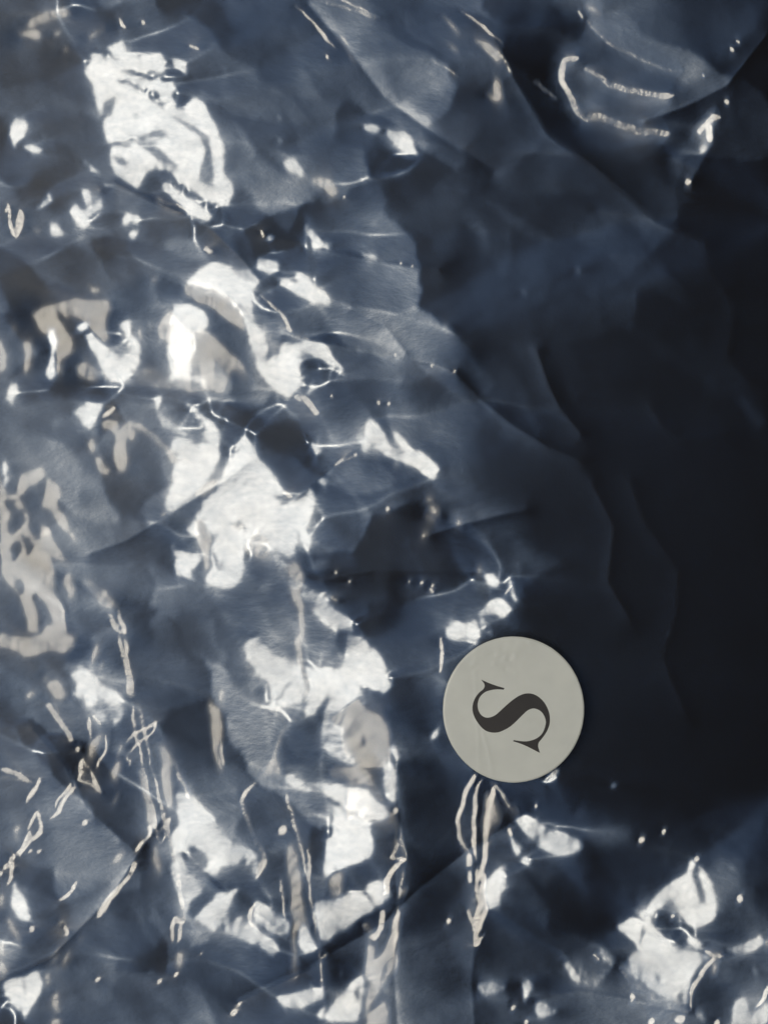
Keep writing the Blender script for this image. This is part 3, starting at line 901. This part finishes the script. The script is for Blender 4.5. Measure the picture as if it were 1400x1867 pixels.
# ------------------------------------------------------------------ film shape
INNER_Z = -0.0046
hi, _, _, wxi, wyi, _ = build(TONE, STROKES, True, INNER_Z)
h, _, _, wx, wy, gp = build(TONE, STROKES, False, 0.0)
hi = hi+INNER_Z
rho = np.sqrt(((wx-SX)/SRX)**2+((wy-SY)/SRY)**2)
m = rho < 1.0
A = np.stack([np.ones(m.sum()), wx[m]-SX, wy[m]-SY], -1)
pl = np.linalg.lstsq(A, h[m], rcond=None)[0]
plane = pl[0]+pl[1]*(wx-SX)+pl[2]*(wy-SY)
print('sticker plane', pl)
w = np.clip((1.05-rho)/0.05, 0, 1); w = w*w*(3-2*w)
h = h*(1-w)+plane*w                                     # the stuck-down film lies flat under the paper
def crop(a, ny, nx):
    r0, c0 = (a.shape[0]-ny)//2, (a.shape[1]-nx)//2
    return a[r0:r0+ny, c0:c0+nx]
X, Y, Z = (crop(a, 1104, 848) for a in (wx, wy, h))
IX, IY, IZ = (crop(a, 738, 568) for a in (wxi, wyi, hi))
# outside the frame the bag rounds over and comes down to the table
def pad(X, Y, Z, n=14, reach=0.022):
    X, Y, Z = (np.pad(a, n, mode='edge') for a in (X, Y, Z))
    ny, nx = X.shape
    ti = np.clip(np.maximum(n-np.arange(nx), np.arange(nx)-(nx-1-n)), 0, n)/n
    tj = np.clip(np.maximum(n-np.arange(ny), np.arange(ny)-(ny-1-n)), 0, n)/n
    X = X+np.sign(np.arange(nx)-nx/2)[None]*ti[None]*reach
    Y = Y+np.sign(np.arange(ny)-ny/2)[:, None]*tj[:, None]*reach
    t = np.clip(np.sqrt(ti[None]**2+tj[:, None]**2), 0, 1)
    k = np.sqrt(np.maximum(0, 1-t*t))
    Z = Z*k+(TABLE_Z+0.0006)*(1-k)
    return X, Y, Z
FX, FY, FZ = pad(X, Y, Z)
bag = bpy.data.objects.new('plastic_bag', None); scene.collection.objects.link(bag); bag.location = (0, 0, 0)
bag['label'] = 'crinkled clear plastic garment bag with glare, round S sticker on it'
bag['category'] = 'plastic bag'
film = link_obj('outer_film', grid_mesh('outer_film', FX, FY, FZ), M_FILM, bag)
AX, AY, AZ = pad(IX*0.99, IY*0.99, IZ, 12, 0.018)
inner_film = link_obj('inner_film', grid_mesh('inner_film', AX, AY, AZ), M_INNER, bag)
inner_film['label'] = 'cloudier inner layer of the clear plastic lying on the cloth'
# ------------------------------------------------------------------ garment inside the bag
st = 5
mn = IZ.copy()
for ax in (0, 1):                                       # local minimum so that cloth stays below the film
    mn = np.minimum.reduce([np.roll(mn, k, ax) for k in range(-6, 7)])
GX, GY, GZ = IX[::st, ::st], IY[::st, ::st], blur(mn, 5)[::st, ::st]
GZ = np.minimum(GZ-0.0005, mn[::st, ::st]-0.0004)
GX, GY, GZ = pad(GX*0.98, GY*0.98, GZ, 8, 0.014)
GZ = np.maximum(GZ, TABLE_Z+0.0003)
garment = link_obj('folded_garment', grid_mesh('folded_garment', GX, GY, GZ), M_CLOTH)
garment['label'] = 'dark navy folded cloth garment inside the clear plastic'; garment['category'] = 'garment'
# ------------------------------------------------------------------ sticker and its letter
def top_z(x, y, off): return pl[0]+pl[1]*(x-SX)+pl[2]*(y-SY)+off
def plate(name, outline, z0, z1):
    n = len(outline)
    vs = [(x, y, top_z(x, y, z0)) for x, y in outline]+[(x, y, top_z(x, y, z1)) for x, y in outline]
    tris = tessellate_polygon([[Vector((x, y, 0)) for x, y in outline]])
    fs = []
    for t in tris:
        a, b, c = (outline[i] for i in t)
        ccw = (b[0]-a[0])*(c[1]-a[1])-(b[1]-a[1])*(c[0]-a[0]) > 0
        t = tuple(t) if ccw else tuple(t[::-1])
        fs.append(tuple(i+n for i in t)); fs.append(t[::-1])
    area = sum(outline[i][0]*outline[(i+1) % n][1]-outline[(i+1) % n][0]*outline[i][1] for i in range(n))
    for i in range(n):
        j = (i+1) % n
        fs.append((i, j, j+n, i+n) if area > 0 else (j, i, i+n, j+n))
    me = bpy.data.meshes.new(name); me.from_pydata(vs, [], fs); me.update()
    return me
def emboss(px, py):
    """creases of the film that show through the paper, heights in metres; photo pixel coordinates"""
    z = 0.0
    for pts, hgt, wd in (([(868,1175),(866,1230),(868,1290),(872,1350),(874,1422)], 0.000022, 2.6),
                         ([(880,1335),(889,1365),(895,1395),(899,1428)], 0.000030, 2.4),
                         ([(905,1178),(915,1200),(930,1215),(940,1228)], 0.000016, 4.0)):
        d = min(_seg(px, py, p, q) for p, q in zip(pts[:-1], pts[1:]))
        z += hgt*math.exp(-(d/wd)**2)
    for bx, by, r, a in bumps: z += a*math.exp(-((px-bx)**2+(py-by)**2)/(r*r))
    return z
def _seg(x, y, p, q):
    dx, dy = q[0]-p[0], q[1]-p[1]; t = max(0, min(1, ((x-p[0])*dx+(y-p[1])*dy)/(dx*dx+dy*dy)))
    return math.hypot(x-p[0]-t*dx, y-p[1]-t*dy)
rng = random.Random(4)
bumps = [(rng.gauss(915, 26), rng.gauss(1192, 14), rng.uniform(2, 5), rng.uniform(-1, 1)*0.000055) for _ in range(34)]
NR, NA = 44, 168
sv = [(SX, SY, top_z(SX, SY, 0.00016+emboss(935.7, 1293.5)))]; sf = []
for i in range(1, NR+1):
    for k in range(NA):
        a_ = 2*math.pi*k/NA; e = i/NR*(1+rng.uniform(-.0012, .0012)*(i == NR))
        x, y = SX+SRX*e*math.cos(a_), SY+SRY*e*math.sin(a_)
        z = 0.00016+emboss(x/PXM+700, 933.5-y/PXM)-(0.00003 if i == NR else 0)
        sv.append((x, y, top_z(x, y, z)))
vi = lambda i, k: 1+(i-1)*NA+k % NA
for k in range(NA): sf.append((0, vi(1, k), vi(1, k+1)))
for i in range(1, NR):
    for k in range(NA): sf.append((vi(i, k), vi(i+1, k), vi(i+1, k+1), vi(i, k+1)))
nb = len(sv)
for k in range(NA):
    x, y, z = sv[vi(NR, k)]; sv.append((x, y, top_z(x, y, 0.00003)))
for k in range(NA): sf.append((vi(NR, k), nb+k, nb+(k+1) % NA, vi(NR, k+1)))
sf.append(tuple(nb+k for k in range(NA))[::-1])
sme = bpy.data.meshes.new('sticker'); sme.from_pydata(sv, [], sf); sme.update()
for p_ in sme.polygons: p_.use_smooth = len(p_.vertices) < 5
sticker = link_obj('sticker', sme, M_PAPER, bag)
sticker['label'] = 'round pale grey paper sticker printed with a black letter S lying on its side'
S_PTS = [(437,492,1),(500,520),(560,542),(628,562,1),(622,575,1),(570,572),(520,578),(470,595),(430,630),(412,670),(408,710),(418,755),(445,790),(480,805),(520,800),(560,780),(610,735),(660,690),(710,650),(760,620),(810,606),(860,610),(910,635),(955,680),(985,735),(1000,790),(1000,850),(985,900),(960,945),(930,985),(910,1010),(905,1040),(912,1070),(920,1095,1),(870,1070),(800,1035),(740,1012),(700,1000,1),(704,990,1),(760,998),(810,1000),(860,990),(910,965),(945,925),(965,870),(968,830),(955,790),(930,755),(895,735),(860,730),(820,745),(780,780),(730,830),(680,875),(630,905),(580,925),(530,928),(480,915),(440,885),(405,840),(378,790),(366,740),(370,690),(390,640),(420,600),(450,575),(465,550),(462,525),(450,508)]
def smooth_outline(P, sub=4):
    out = []; n = len(P)
    for i in range(n):
        p0, p1, p2, p3 = P[i-1], P[i], P[(i+1) % n], P[(i+2) % n]
        if len(p1) > 2: p0 = p1
        if len(p2) > 2: p3 = p2
        for k in range(sub):
            t = k/sub
            out.append(tuple(0.5*(2*p1[d]+(p2[d]-p0[d])*t+(2*p0[d]-5*p1[d]+4*p2[d]-p3[d])*t*t+(3*p1[d]-p0[d]-3*p2[d]+p3[d])*t**3) for d in (0, 1)))
    return out
KS = 310/1400
S_OUT = [((780+x*KS-700)*PXM, -(1130+y*KS-933.5)*PXM) for x, y in smooth_outline(S_PTS)]
letter = link_obj('letter', plate('letter', S_OUT, 0.00015, 0.000205), M_INK, sticker)
